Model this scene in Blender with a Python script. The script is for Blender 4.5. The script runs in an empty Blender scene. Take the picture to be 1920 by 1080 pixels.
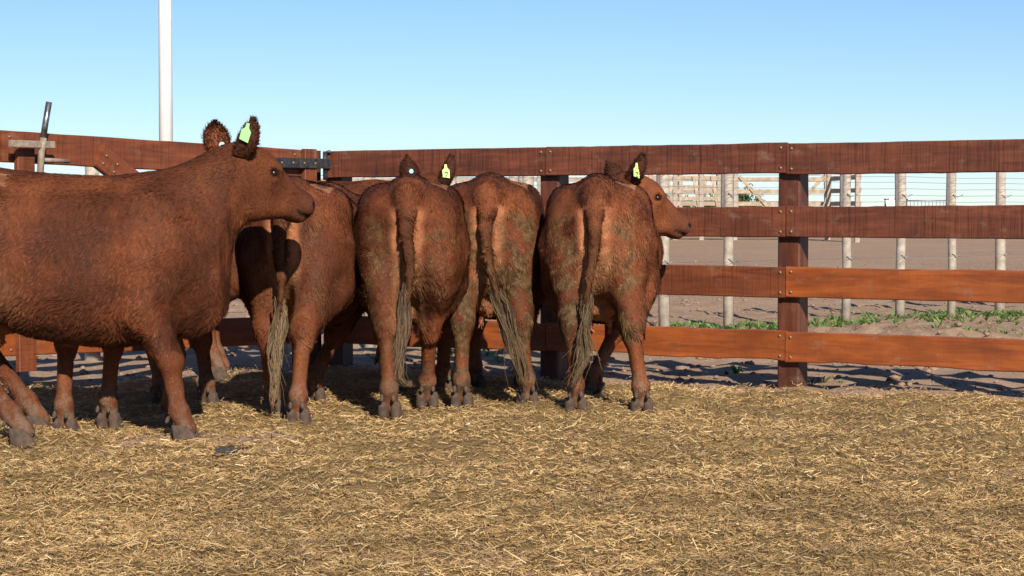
import bpy, bmesh, math, random
import numpy as np
from mathutils import Vector, Matrix
R = math.radians
random.seed(7)
S = bpy.context.scene
COL = S.collection

# ------------------------------------------------------------------ camera
CAM_H = 1.15
FPX = 3800.0                       # focal length in pixels of a 1920 wide picture
PITCH = math.atan(150 / FPX)       # the horizon lies 150 px above the picture's centre
cam = bpy.data.cameras.new('camera'); cam_o = bpy.data.objects.new('camera', cam); COL.objects.link(cam_o)
cam.sensor_width = 36; cam.lens = 36 * FPX / 1920
cam.clip_start = 0.1; cam.clip_end = 9000
cam_o.location = (0, 0, CAM_H); cam_o.rotation_euler = (R(90) - PITCH, 0, 0)
S.camera = cam_o
S.render.resolution_x = 1024; S.render.resolution_y = 576

# ------------------------------------------------------------------ light
SUN_EL = R(31); SUN_AZ = R(165)    # behind the camera, a little to its right
TO_SUN = Vector((math.sin(SUN_AZ) * math.cos(SUN_EL), math.cos(SUN_AZ) * math.cos(SUN_EL), math.sin(SUN_EL)))
W = bpy.data.worlds.new('World'); S.world = W; W.use_nodes = True
nt = W.node_tree; nt.nodes.clear()
sky = nt.nodes.new('ShaderNodeTexSky'); sky.sky_type = 'NISHITA'; sky.sun_disc = False
sky.sun_elevation = SUN_EL; sky.sun_rotation = SUN_AZ
sky.air_density = 1.0; sky.dust_density = 0.0; sky.ozone_density = 5.0; sky.altitude = 1200
bg = nt.nodes.new('ShaderNodeBackground'); bg.inputs['Strength'].default_value = 0.078
wo = nt.nodes.new('ShaderNodeOutputWorld')
wb = nt.nodes.new('ShaderNodeMix'); wb.data_type = 'RGBA'; wb.blend_type = 'MULTIPLY'; wb.inputs[0].default_value = 1; wb.inputs[7].default_value = (.91, .97, 1.10, 1)
nt.links.new(sky.outputs[0], wb.inputs[6]); nt.links.new(wb.outputs[2], bg.inputs[0]); nt.links.new(bg.outputs[0], wo.inputs[0])
sun = bpy.data.lights.new('sun', 'SUN'); sun.energy = 5.0; sun.angle = R(0.5); sun.color = (1.0, 0.93, 0.82)
sun_o = bpy.data.objects.new('sun', sun); COL.objects.link(sun_o)
sun_o.rotation_euler = TO_SUN.to_track_quat('Z', 'Y').to_euler(); sun_o.location = (3, -8, 9)
S.view_settings.view_transform = 'Standard'; S.view_settings.look = 'None'
S.view_settings.exposure = 0.46; S.view_settings.gamma = 1.0

# ------------------------------------------------------------------ helpers
def ground(px, py, h=0.0):
    """the point at height h seen at a pixel of the 1920 x 1080 photograph"""
    x = (px - 960) / FPX; y = -(py - 540) / FPX
    c, s = math.cos(PITCH), math.sin(PITCH)
    d = Vector((x, c + y * s, -s + y * c))
    t = (h - CAM_H) / d.z
    return Vector((d.x * t, d.y * t, h))

def at(px, depth, py=390):
    """a point at a given distance in front of the camera"""
    x = (px - 960) / FPX; y = -(py - 540) / FPX
    c, s = math.cos(PITCH), math.sin(PITCH)
    d = Vector((x, c + y * s, -s + y * c)); t = depth / d.y
    return Vector((d.x * t, depth, CAM_H + d.z * t))

def tag(o, label, cat, group=None):
    o['label'] = label; o['category'] = cat
    if group: o['group'] = group
    return o

def empty(name, loc, rz=0.0):
    o = bpy.data.objects.new(name, None); COL.objects.link(o)
    o.location = loc; o.rotation_euler = (0, 0, rz); o.empty_display_size = 0.2
    return o

def link(name, me, mat=None, parent=None, smooth=False):
    o = bpy.data.objects.new(name, me); COL.objects.link(o)
    if mat is not None: me.materials.append(mat)
    if parent is not None: o.parent = parent
    if smooth: me.shade_smooth()
    return o

def mesh_arrays(name, V, T):
    """a mesh from numpy vertices and an (n,3) or (n,4) face array"""
    V = np.asarray(V, np.float32); T = np.asarray(T, np.int32); k = T.shape[1]
    me = bpy.data.meshes.new(name)
    me.vertices.add(len(V)); me.vertices.foreach_set('co', V.ravel())
    me.loops.add(T.size); me.loops.foreach_set('vertex_index', T.ravel())
    me.polygons.add(len(T)); me.polygons.foreach_set('loop_start', np.arange(0, T.size, k, dtype=np.int32))
    me.update(calc_edges=True)
    return me

def set_col(me, C, name='Col'):
    C = np.asarray(C, np.float32)
    a = me.attributes.new(name, 'FLOAT_COLOR', 'POINT')
    a.data.foreach_set('color', np.concatenate([C, np.ones((len(C), 1), np.float32)], 1).ravel())

class Wob:
    """smooth pseudo noise, a sum of random plane waves, about -1..1"""
    def __init__(s, seed, freq, dim=3, n=14):
        r = np.random.RandomState(seed)
        k = r.normal(size=(n, dim)); k /= np.linalg.norm(k, axis=1)[:, None]
        s.k = k * freq * 2 * math.pi * r.uniform(.5, 1.5, (n, 1)); s.p = r.uniform(0, 6.28, n); s.n = n
    def __call__(s, P):
        out = np.zeros(len(P))
        for k, p in zip(s.k, s.p): out += np.sin(P @ k + p)
        return out / math.sqrt(s.n) * 1.1

# ------------------------------------------------------------------ materials
def mat_new(name):
    m = bpy.data.materials.new(name); m.use_nodes = True
    n = m.node_tree; b = n.nodes['Principled BSDF']
    return m, n, b

def N(n, t, **kw):
    x = n.nodes.new(t)
    for k, v in kw.items():
        if k in x.inputs: x.inputs[k].default_value = v
        else: setattr(x, k, v)
    return x

def ramp(n, fac, stops):
    r = n.nodes.new('ShaderNodeValToRGB'); e = r.color_ramp.elements
    while len(e) < len(stops): e.new(0.5)
    for el, (p, c) in zip(e, stops): el.position = p; el.color = (*c, 1)
    n.links.new(fac, r.inputs[0]); return r.outputs[0]

def coords(n, scale=(1, 1, 1), kind='Object'):
    tc = n.nodes.new('ShaderNodeTexCoord'); mp = n.nodes.new('ShaderNodeMapping')
    mp.inputs['Scale'].default_value = scale
    n.links.new(tc.outputs[kind], mp.inputs[0]); return mp.outputs[0]

def noise(n, vec, scale, detail=4, rough=.55, dist=0):
    x = N(n, 'ShaderNodeTexNoise', Scale=scale, Detail=detail, Roughness=rough, Distortion=dist)
    n.links.new(vec, x.inputs['Vector']); return x.outputs[0]

def mixc(n, fac, a, b, mode='MIX'):
    x = n.nodes.new('ShaderNodeMix'); x.data_type = 'RGBA'; x.blend_type = mode
    for sock, v in ((x.inputs[0], fac), (x.inputs[6], a), (x.inputs[7], b)):
        if isinstance(v, (int, float)): sock.default_value = v
        elif isinstance(v, tuple): sock.default_value = (*v, 1)
        else: n.links.new(v, sock)
    return x.outputs[2]

def bump(n, b, h, strength=.5, dist=.01):
    x = N(n, 'ShaderNodeBump', Strength=strength, Distance=dist)
    n.links.new(h, x.inputs['Height']); n.links.new(x.outputs[0], b.inputs['Normal'])

def plain(name, col, rough=.6, metal=0, var=.25, scale=20, bmp=.2, bd=.004):
    m, n, b = mat_new(name); v = coords(n)
    f = noise(n, v, scale, 5)
    c = ramp(n, f, [(.3, tuple(x * (1 - var) for x in col)), (.7, tuple(min(1, x * (1 + var)) for x in col))])
    n.links.new(c, b.inputs['Base Color']); b.inputs['Roughness'].default_value = rough; b.inputs['Metallic'].default_value = metal
    bump(n, b, f, bmp, bd)
    return m

def m_hide(name, rough, spec, bd):
    m, n, b = mat_new(name)
    a = N(n, 'ShaderNodeAttribute', attribute_name='Col'); v = coords(n)
    f = noise(n, v, 70, 3); c = mixc(n, 1.0, a.outputs['Color'], ramp(n, f, [(.25, (.72, .7, .68)), (.75, (1.25, 1.25, 1.25))]), 'MULTIPLY')
    n.links.new(c, b.inputs['Base Color']); b.inputs['Roughness'].default_value = rough
    b.inputs['Specular IOR Level'].default_value = spec
    if bd: bump(n, b, noise(n, coords(n, (1, 1, .35)), 90, 4), .6, bd)
    return m

def m_board(name, dark, mid, hot, saw, gloss):
    m, n, b = mat_new(name)
    oi = n.nodes.new('ShaderNodeObjectInfo')
    tc = n.nodes.new('ShaderNodeTexCoord'); add = n.nodes.new('ShaderNodeVectorMath'); add.operation = 'ADD'
    comb = n.nodes.new('ShaderNodeCombineXYZ')
    mul = n.nodes.new('ShaderNodeMath'); mul.operation = 'MULTIPLY'; mul.inputs[1].default_value = 37
    n.links.new(oi.outputs['Random'], mul.inputs[0]); n.links.new(mul.outputs[0], comb.inputs[0]); n.links.new(mul.outputs[0], comb.inputs[2])
    n.links.new(tc.outputs['Object'], add.inputs[0]); n.links.new(comb.outputs[0], add.inputs[1])
    def mp(s):
        x = n.nodes.new('ShaderNodeMapping'); x.inputs['Scale'].default_value = s
        n.links.new(add.outputs[0], x.inputs[0]); return x.outputs[0]
    grain = noise(n, mp((2.2, 14, 22)), 1.0, 6, .6, .6)
    patch = noise(n, mp((2.4, 3, 5)), 1.0, 4, .6)
    sawm = noise(n, mp((75, 2, 2.2)), 1.0, 3, .7)
    c = ramp(n, grain, [(.28, dark), (.5, mid), (.75, hot)])
    c = mixc(n, ramp(n, patch, [(.38, (0, 0, 0)), (.66, (.75, .75, .75))]), c, dark)
    c = mixc(n, saw, c, ramp(n, sawm, [(.34, (.34, .30, .29)), (.5, (1, 1, 1)), (.72, (1.25, 1.22, 1.2))]), 'MULTIPLY')
    dust = noise(n, mp((6, 6, 9)), 1.0, 7, .7)
    c = mixc(n, ramp(n, dust, [(.56, (0, 0, 0)), (.76, (.5, .5, .5))]), c, (.27, .19, .13))
    n.links.new(c, b.inputs['Base Color']); b.inputs['Roughness'].default_value = gloss
    b.inputs['Specular IOR Level'].default_value = .35
    h = mixc(n, saw, grain, sawm)
    bump(n, b, h, .45, .006)
    return m

def m_ground():
    m, n, b = mat_new('dirt'); v = coords(n)
    big = noise(n, v, .35, 5, .6); fine = noise(n, v, 9, 8, .7); gr = noise(n, v, 60, 4, .7)
    c = ramp(n, fine, [(.3, (.22, .140, .088)), (.5, (.33, .215, .138)), (.72, (.43, .300, .20))])
    c = mixc(n, ramp(n, big, [(.4, (0, 0, 0)), (.62, (.7, .7, .7))]), c, (.38, .255, .17))
    c = mixc(n, ramp(n, gr, [(.62, (0, 0, 0)), (.74, (.5, .5, .5))]), c, (.10, .066, .044))
    n.links.new(c, b.inputs['Base Color']); b.inputs['Roughness'].default_value = .95; b.inputs['Specular IOR Level'].default_value = .1
    h = mixc(n, .5, fine, gr); bump(n, b, h, .8, .03)
    return m

def m_strawbed():
    m, n, b = mat_new('straw_bed'); v = coords(n)
    fine = noise(n, v, 55, 6, .75, 1.2); big = noise(n, v, 1.6, 4)
    c = ramp(n, fine, [(.3, (.18, .113, .046)), (.5, (.32, .208, .086)), (.68, (.46, .315, .13))])
    c = mixc(n, ramp(n, big, [(.42, (0, 0, 0)), (.7, (.5, .5, .5))]), c, (.22, .143, .068))
    n.links.new(c, b.inputs['Base Color']); b.inputs['Roughness'].default_value = .9; b.inputs['Specular IOR Level'].default_value = .15
    bump(n, b, fine, 1.0, .02)
    return m

def m_attr(name, rough, spec=.3, trans=0):
    m, n, b = mat_new(name)
    a = N(n, 'ShaderNodeAttribute', attribute_name='Col')
    n.links.new(a.outputs['Color'], b.inputs['Base Color']); b.inputs['Roughness'].default_value = rough
    b.inputs['Specular IOR Level'].default_value = spec
    return m

M = dict(
    hide=m_hide('hide', .75, .12, .004), coat=m_attr('coat_hair', .62, .10), rope=m_attr('tail_hair', .7, .2),
    board_top=m_board('rough_sawn_board', (.075, .023, .013), (.155, .044, .020), (.22, .068, .030), .75, .55),
    board_low=m_board('oiled_board', (.15, .040, .014), (.30, .075, .018), (.40, .115, .028), .12, .42),
    board_mid=m_board('sawn_oiled_board', (.10, .029, .014), (.20, .054, .020), (.28, .082, .028), .5, .5),
    post=m_board('post_wood', (.055, .018, .011), (.115, .034, .017), (.18, .058, .028), .15, .5),
    old=plain('weathered_wood', (.36, .30, .235), .85, 0, .3, 14, .5),
    oldbrown=plain('weathered_plank', (.36, .275, .19), .85, 0, .3, 6, .4),
    wire=plain('galvanised_wire', (.25, .26, .27), .5, .6), dropper=plain('dropper_wood', (.14, .12, .11), .8),
    pole=plain('white_painted_steel', (.72, .70, .66), .45, 0, .06, 3, .1), iron=plain('worn_black_iron', (.06, .062, .065), .45, .5, .6, 30, .4),
    steel=plain('scuffed_steel', (.20, .185, .175), .35, .8, .5, 24, .3), rusty=plain('dusty_steel', (.30, .225, .165), .7, .2, .35, 25, .4),
    bolt=plain('brass_bolt', (.26, .16, .085), .5, .5, .2, 60, .1), hoof=plain('hoof_horn', (.078, .049, .033), .95, 0, .4, 40, .5, .006),
    eye=plain('eye', (.010, .006, .004), .3, 0, .2, 10, 0), green=plain('green_tag', (.27, .52, .19), .5, 0, .08, 30, .1),
    yellow=plain('yellow_green_tag', (.52, .76, .22), .5, 0, .06, 30, .1), cyan=plain('button_tag', (.30, .66, .62), .45, 0, .05, 30, .1),
    ink=plain('tag_ink', (.03, .03, .03), .6), pink=plain('bare_skin', (.52, .25, .17), .55, 0, .15, 30, .2),
    dirt=m_ground(), bed=m_strawbed(), straw=m_attr('straw_stem', .5, .35), leaf=m_attr('leaf_blade', .5, .3), clod=plain('soil', (.25, .165, .11), .95, 0, .35, 30, .5),
    cloth=plain('white_cloth', (.78, .78, .78), .8, 0, .05, 8, .2), bark=plain('bark', (.12, .09, .065), .9), white_bit=plain('pale_chip', (.7, .66, .6), .8),
    dung=plain('dried_dung', (.050, .042, .034), .95, 0, .7, 60, .6))

# ------------------------------------------------------------------ the fence's two lines on the ground
Z0 = FPX / 263.0; TA = 1.625e-4 * FPX          # the right-hand fence: y = Z0 - x * TA
def fence_y(x): return Z0 - x * TA
CORNER = Vector((-1.457, fence_y(-1.457), 0))
FD = Vector((1, -TA, 0)).normalized()          # along the fence to the right
TG = 3.464e-4 * FPX
GD = Vector((-1, -TG, 0)).normalized()         # along the gate to the left and nearer
def inside(X, Y):
    """distance to the pen's edge, positive inside the pen"""
    nF = np.array([-FD.y, FD.x]); nF = -nF if nF[1] > 0 else nF
    dF = (X - CORNER.x) * nF[0] + (Y - CORNER.y) * nF[1]
    nG = np.array([-GD.y, GD.x]); nG = -nG if nG[0] < 0 else nG
    dG = (X - CORNER.x) * nG[0] + (Y - CORNER.y) * nG[1]
    return np.minimum(dF, dG)

# ------------------------------------------------------------------ ground
gw = Wob(3, .45, 2); gw2 = Wob(4, 2.2, 2); gw3 = Wob(5, 6, 2)
def dirt_z(X, Y):
    P = np.stack([X, Y], 1); z = gw(P) * .02 + gw2(P) * .012 + gw3(P) * .005
    near = np.clip((60 - np.abs(Y)) / 40, 0, 1)
    d = inside(X, Y)
    berm = np.exp(-((d + 4.2 + gw(P) * .5) / .8) ** 2) * np.clip((X - 1.6) / 1.5, 0, 1) * (.085 + .03 * gw2(P) + .022 * gw3(P))
    return z * near - .05 + berm * near
xs = np.concatenate([-np.geomspace(4000, 9, 26), np.linspace(-8, 10, 181), np.geomspace(11, 4000, 26)])
ys = np.concatenate([np.linspace(-40, 3, 12), np.linspace(4, 28, 241), np.geomspace(28.6, 6000, 60)])
GX, GY = np.meshgrid(xs, ys, indexing='ij'); fx, fy = GX.ravel(), GY.ravel()
V = np.stack([fx, fy, dirt_z(fx, fy)], 1)
def grid_faces(nx, ny):
    i, j = np.meshgrid(np.arange(nx - 1), np.arange(ny - 1), indexing='ij'); a = (i * ny + j).ravel()
    return np.stack([a, a + ny, a + ny + 1, a + 1], 1)
g = link('ground', mesh_arrays('ground', V, grid_faces(len(xs), len(ys))), M['dirt'], None, True); g['kind'] = 'structure'

# the straw bed, a bumpy sheet inside the pen that thins out towards the fence
sw1 = Wob(11, .55, 2); sw2 = Wob(12, 2.4, 2); sw3 = Wob(13, 7, 2)
def straw_z(X, Y):
    P = np.stack([X, Y], 1); d = inside(X, Y) + sw1(P) * .12 + sw2(P) * .06 - .10
    fall = np.clip(d / .5, -1, 1)
    return (sw1(P) * .018 + sw2(P) * .015 + sw3(P) * .008) * np.clip(fall, 0, 1) - .012 + np.where(fall < 1, (fall - 1) * .09, 0)
xs = np.linspace(-5.5, 6, 231); ys = np.linspace(3.5, 17, 271)
GX, GY = np.meshgrid(xs, ys, indexing='ij'); fx, fy = GX.ravel(), GY.ravel()
V = np.stack([fx, fy, straw_z(fx, fy)], 1); F = grid_faces(len(xs), len(ys))
keep = (inside(fx, fy)[F] > -.3).all(1)
g = link('straw_bedding', mesh_arrays('straw_bedding', V, F[keep]), M['bed'], None, True); g['kind'] = 'structure'

def straws(n, seed, y0, y1, lmin, lmax, w, up):
    r = np.random.RandomState(seed)
    Y = y0 + (y1 - y0) * r.rand(n); X = (r.rand(n) * 2 - 1) * (Y * .262 + .5)
    P2 = np.stack([X, Y], 1); d = inside(X, Y) + sw1(P2) * .12 + sw2(P2) * .06
    k = (d > .16 + .25 * r.rand(n) ** 2) | ((d > -.35) & (r.rand(n) < .16)); X, Y = X[k], Y[k]; n = len(X)
    L = r.uniform(lmin, lmax, n) * np.where(r.rand(n) < .02, 2.3, 1); a = r.rand(n) * 2 * np.pi; tilt = r.normal(0, .28, n)
    w = w * r.uniform(.6, 1.4, n)
    zb = np.maximum(straw_z(X, Y), dirt_z(X, Y)) + r.rand(n) ** 2 * up + .003
    D = np.stack([np.cos(a) * np.cos(tilt), np.sin(a) * np.cos(tilt), np.sin(tilt)], 1)
    side = np.stack([-np.sin(a), np.cos(a), np.zeros(n)], 1); roll = r.normal(0, .7, n)
    upv = np.cross(D, side); side = side * np.cos(roll)[:, None] + upv * np.sin(roll)[:, None]
    C = np.stack([X, Y, zb + np.abs(np.sin(tilt)) * L * .35], 1)
    bend = r.normal(0, .12, n)[:, None] * L[:, None] * np.cross(D, side)
    a0 = C - D * L[:, None] / 2; a1 = C + bend; a2 = C + D * L[:, None] / 2
    sw = side * w[:, None] / 2
    V = np.stack([a0 - sw, a0 + sw, a2 + sw * .6, a2 - sw * .6], 1).reshape(-1, 3)
    T = (np.arange(n) * 4)[:, None] + np.array([[0, 1, 2, 3]])
    pal = np.array([(.42, .275, .115), (.50, .35, .155), (.36, .23, .10), (.29, .18, .08), (.60, .46, .25), (.23, .145, .07)])
    c = pal[r.choice(6, n, p=[.30, .20, .22, .14, .07, .07])] * r.uniform(.75, 1.15, (n, 1))
    patch = np.clip(.5 + .5 * sw1(np.stack([X, Y], 1) * 1.7), 0, 1)[:, None]
    c = c * (.80 + .34 * patch) * np.array([1.06, 1.02, .96])
    return V, T, np.repeat(c, 4, 0)
parts = [straws(190000, 1, 4.3, 8.2, .010, .042, .0030, .018), straws(180000, 2, 8.0, 15.5, .012, .046, .0040, .020)]
o = 0; VV = []; TT = []; CC = []
for V, T, C in parts: VV.append(V); TT.append(T + o); CC.append(C); o += len(V)
me = mesh_arrays('straw', np.concatenate(VV), np.concatenate(TT)); set_col(me, np.concatenate(CC))
g = link('straw', me, M['straw']); g['kind'] = 'stuff'; g['label'] = 'loose golden straw scattered over the floor of the pen'; g['category'] = 'straw'

# ------------------------------------------------------------------ timber pieces
def board_mesh(name, L, H, T, seed, seg=26, wav=.004, ch=.006):
    """a plank from x = 0..L, z = 0..H, y = 0..T with softened, slightly uneven edges"""
    r = np.random.RandomState(seed)
    xs = np.linspace(0, L, seg + 1)
    w1 = np.cumsum(r.normal(0, 1, seg + 1)); w1 = (w1 - np.linspace(w1[0], w1[-1], seg + 1)) / max(1, np.abs(w1).max()) * wav
    w2 = np.cumsum(r.normal(0, 1, seg + 1)); w2 = (w2 - np.linspace(w2[0], w2[-1], seg + 1)) / max(1, np.abs(w2).max()) * wav
    V = []; F = []
    for i, x in enumerate(xs):
        t = H + w1[i]; b = w2[i]
        V += [(x, ch, b), (x, T - ch, b), (x, T, b + ch), (x, T, t - ch), (x, T - ch, t), (x, ch, t), (x, 0, t - ch), (x, 0, b + ch)]
    for i in range(seg):
        for k in range(8):
            a = i * 8 + k; b = i * 8 + (k + 1) % 8; F.append((a, a + 8, b + 8, b))
    F.append(tuple(range(8))); F.append(tuple(seg * 8 + k for k in reversed(range(8))))
    me = bpy.data.meshes.new(name); me.from_pydata(V, [], F); me.update()
    return me

def place(o, origin, xdir, up=Vector((0, 0, 1))):
    """turn an object so its local x runs along xdir and its z up"""
    x = xdir.normalized(); y = up.cross(x).normalized(); z = x.cross(y)
    m = Matrix((x, y, z)).transposed().to_4x4(); m.translation = origin
    o.matrix_local = m

def dome(name, r, h):
    bm = bmesh.new(); bmesh.ops.create_uvsphere(bm, u_segments=10, v_segments=6, radius=r)
    for v in bm.verts: v.co.z *= h / r
    me = bpy.data.meshes.new(name); bm.to_mesh(me); bm.free(); me.shade_smooth(); me.materials.append(M['bolt']); return me
BOLT = dome('bolt', .011, .007)
HB = .203; TB = .048
ROWS = [1.375, .957, .561, .135]                # undersides of the four boards
LOWMAT = ['board_top', 'board_top', 'board_low', 'board_low']

def bolts(board, xlist, zlist):
    for x in xlist:
        for z in zlist:
            b = bpy.data.objects.new('bolt', BOLT); COL.objects.link(b); b.parent = board
            b.location = (x, -.001, z); b.rotation_euler = (R(90), 0, 0)

fence = empty('board_fence', (CORNER.x, CORNER.y, 0))
tag(fence, 'reddish brown four board timber fence with bolted square posts beside the dirt yard', 'fence')
px_posts = [-1.38, .236, 1.80, 3.34, 4.9]
post_t = [((x - CORNER.x) / FD.x) for x in px_posts]
# local fence frame: x along the fence, y away from the camera, so the boards sit at y = 0..TB and posts behind
PW = .155
for i, t in enumerate(post_t):
    me = board_mesh('post', 1.95, PW, PW, 40 + i, 16, .004, .012)
    p = link('post', me, M['post'], fence)
    org = FD * (t - PW / 2) + Vector((-FD.y, FD.x, 0)) * (TB + .001)
    x = Vector((0, 0, 1)); y = Vector((-FD.y, FD.x, 0)); z = x.cross(y)
    if z.dot(FD) < 0: z = -z; 
    m = Matrix((x, y, x.cross(y))).transposed().to_4x4()
    m.translation = FD * (t + (-PW / 2 if x.cross(y).dot(FD) > 0 else PW / 2)) + y * (TB + .001) + Vector((0, 0, -.40))
    p.matrix_local = m
for row, z in enumerate(ROWS):
    for i in range(len(post_t) - 1):
        a, b = post_t[i], post_t[i + 1]
        if i == 0: a -= .06
        seed = row * 10 + i
        mat = M[LOWMAT[row]]
        if row == 2 and i < 2: mat = M['board_mid']
        me = board_mesh('board', b - a - .006, HB, TB, seed, 26, .005 if row < 3 else .012)
        bd = link('board', me, mat, fence)
        place(bd, FD * (a + .003) + Vector((0, 0, z + (.004 * math.sin(seed * 2.3)))), FD)
        bolts(bd, [.035, b - a - .041] if i else [b - a - .041], [.035, HB - .035])
    
# ------------------------------------------------------------------ gate on the left
gate = empty('timber_gate', (CORNER.x, CORNER.y, 0))
tag(gate, 'reddish brown timber gate with diagonal brace, black strap hinge and steel latch lever', 'gate')
GN = Vector((GD.y, -GD.x, 0)); GN = GN if GN.y < 0 else -GN     # towards the pen
def gate_board(t0, t1, z0, H, T, off, mat, seed, rise=.03, wav=.004):
    """a board on the gate between two distances from the corner; off = how far its back stands proud"""
    me = board_mesh('board', t1 - t0, H, T, seed, 24, wav)
    b = link('board', me, mat, gate)
    o = GD * t1 + Vector((0, 0, z0 + rise)) + GN * (off + T)
    place(b, o, (GD * t0 + Vector((0, 0, z0))) - (GD * t1 + Vector((0, 0, z0 + rise))))
    return b
GL = 3.02
for row, z in enumerate(ROWS):
    gb = gate_board(.16, GL, z + .005, HB, TB, 0, M['board_mid' if row < 2 else 'board_low'], 60 + row, .062)
    bolts(gb, [GL - .16 - .06, GL - .16 - .16, .06], [.04, HB - .04])
def gate_up(t, w, T, off, name, z0=.1, z1=1.59, mat='board_mid'):
    me = board_mesh(name, z1 - z0, w, T, 70 + int(t * 10), 10)
    o_ = link(name, me, M[mat], gate)
    x = Vector((0, 0, 1)); z = -GD; y = z.cross(x)
    m = Matrix((x, y, z)).transposed().to_4x4(); m.translation = GD * (t + w / 2) + Vector((0, 0, z0)) + GN * (off + (T if y.dot(GN) < 0 else 0)); o_.matrix_local = m
    return o_
gate_up(.19, .13, .045, TB + .002, 'upright')
gate_up(.52, .12, .045, -.048, 'upright')
gate_up(2.86, .14, .045, TB + .002, 'upright')
gate_up(.03, .17, .16, -.19, 'hinge_post', -.3, 1.585, 'post')
# diagonal brace
t_a, t_b = 2.20, .30
me = board_mesh('brace', 2.2, .17, .045, 90, 20)
br = link('brace', me, M['board_mid'], gate)
pa = GD * t_a + Vector((0, 0, 1.575)) + GN * (TB + .047); pb = GD * t_b + Vector((0, 0, .46)) + GN * (TB + .047)
d = (pb - pa); yv = -GN; zv = d.normalized().cross(yv); pa = pa - zv * .17 * (1 if zv.z > 0 else 0)
m = Matrix((d.normalized(), yv, zv)).transposed().to_4x4(); m.translation = pa; br.matrix_local = m
bolts(br, [.05, .16, .42], [.05, .11])
# strap hinge
me = board_mesh('strap_hinge', .62, .075, .012, 91, 6, .001, .003)
hg = link('strap_hinge', me, M['iron'], gate)
place(hg, GD * .60 + Vector((0, 0, 1.445)) + GN * (TB + .062), -GD)
bolts(hg, [.08, .2, .32, .44], [.037])
def tube(name, pts, rad, mat, parent, seg=10, taper=None):
    V = []; F = []; n = len(pts)
    for i, p in enumerate(pts):
        d = (pts[min(i + 1, n - 1)] - pts[max(i - 1, 0)]).normalized()
        a = d.cross(Vector((0.31, .95, .1))).normalized(); b = d.cross(a)
        r = rad if taper is None else taper[i]
        for k in range(seg):
            th = 2 * math.pi * k / seg; V.append(p + (a * math.cos(th) + b * math.sin(th)) * r)
    for i in range(n - 1):
        for k in range(seg):
            F.append((i * seg + k, i * seg + (k + 1) % seg, (i + 1) * seg + (k + 1) % seg, (i + 1) * seg + k))
    F.append(tuple(reversed(range(seg)))); F.append(tuple((n - 1) * seg + k for k in range(seg)))
    me = bpy.data.meshes.new(name); me.from_pydata([tuple(v) for v in V], [], F); me.update()
    o_ = link(name, me, mat, parent, True); return o_
hp = GD * .02 + GN * (TB + .03)
tube('hinge_pin', [hp + Vector((0, 0, 1.36)), hp + Vector((0, 0, 1.56))], .017, M['iron'], gate)
tube('hinge_hook', [hp + Vector((0, 0, 1.56)), hp + Vector((.03, 0, 1.575)), hp + Vector((.05, .02, 1.55))], .014, M['iron'], gate)
# latch lever and its brackets
lp = GD * 2.80 + GN * (TB + .09)
tube('latch_lever', [lp + Vector((0, 0, 1.2)), lp + Vector((.02, 0, 1.50)), lp + Vector((.035, 0, 1.60))], .022, M['rusty'], gate)
tube('lever_handle', [lp + Vector((.030, 0, 1.58)), lp + Vector((.045, 0, 1.68)), lp + Vector((.072, 0, 1.83))], .020, M['steel'], gate)
bk = board_mesh('latch_bracket', .36, .045, .02, 93, 4, .001, .003); bo = link('latch_bracket', bk, M['rusty'], gate)
place(bo, GD * 3.05 + Vector((0, 0, 1.535)) + GN * (TB + .125), -GD)
lb = GD * 2.76 + GN * (TB + .08)
tube('slide_bolt', [lb + Vector((0, 0, 1.46)), lb - GD * .22 + Vector((0, 0, 1.455))], .015, M['rusty'], gate)
# the fence goes on past the gate's latch
f2 = empty('side_fence', (CORNER.x + GD.x * 3.05, CORNER.y + GD.y * 3.05, 0))
tag(f2, 'reddish brown board fence continuing past the latch end of the timber gate', 'fence')
for row, z in enumerate(ROWS):
    me = board_mesh('board', 2.4, HB, TB, 110 + row, 20); b = link('board', me, M['board_mid' if row < 2 else 'board_low'], f2)
    place(b, GD * 2.405 + Vector((0, 0, z + .066)) + GN * TB, -GD)
for t in (.06, 1.9):
    me = board_mesh('post', 1.95, PW, PW, 120, 12, .004, .012); p = link('post', me, M['post'], f2)
    x = Vector((0, 0, 1)); z = -GD; y = z.cross(x); m = Matrix((x, y, z)).transposed().to_4x4()
    m.translation = GD * (t + PW / 2) + Vector((0, 0, -.36)) - GN * (.001 if y.dot(GN) < 0 else PW + .001); p.matrix_local = m

# ------------------------------------------------------------------ cattle
def smin(a, b, k):
    h = np.maximum(k - np.abs(a - b), 0) / k
    return np.minimum(a, b) - h * h * k * .25

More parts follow.
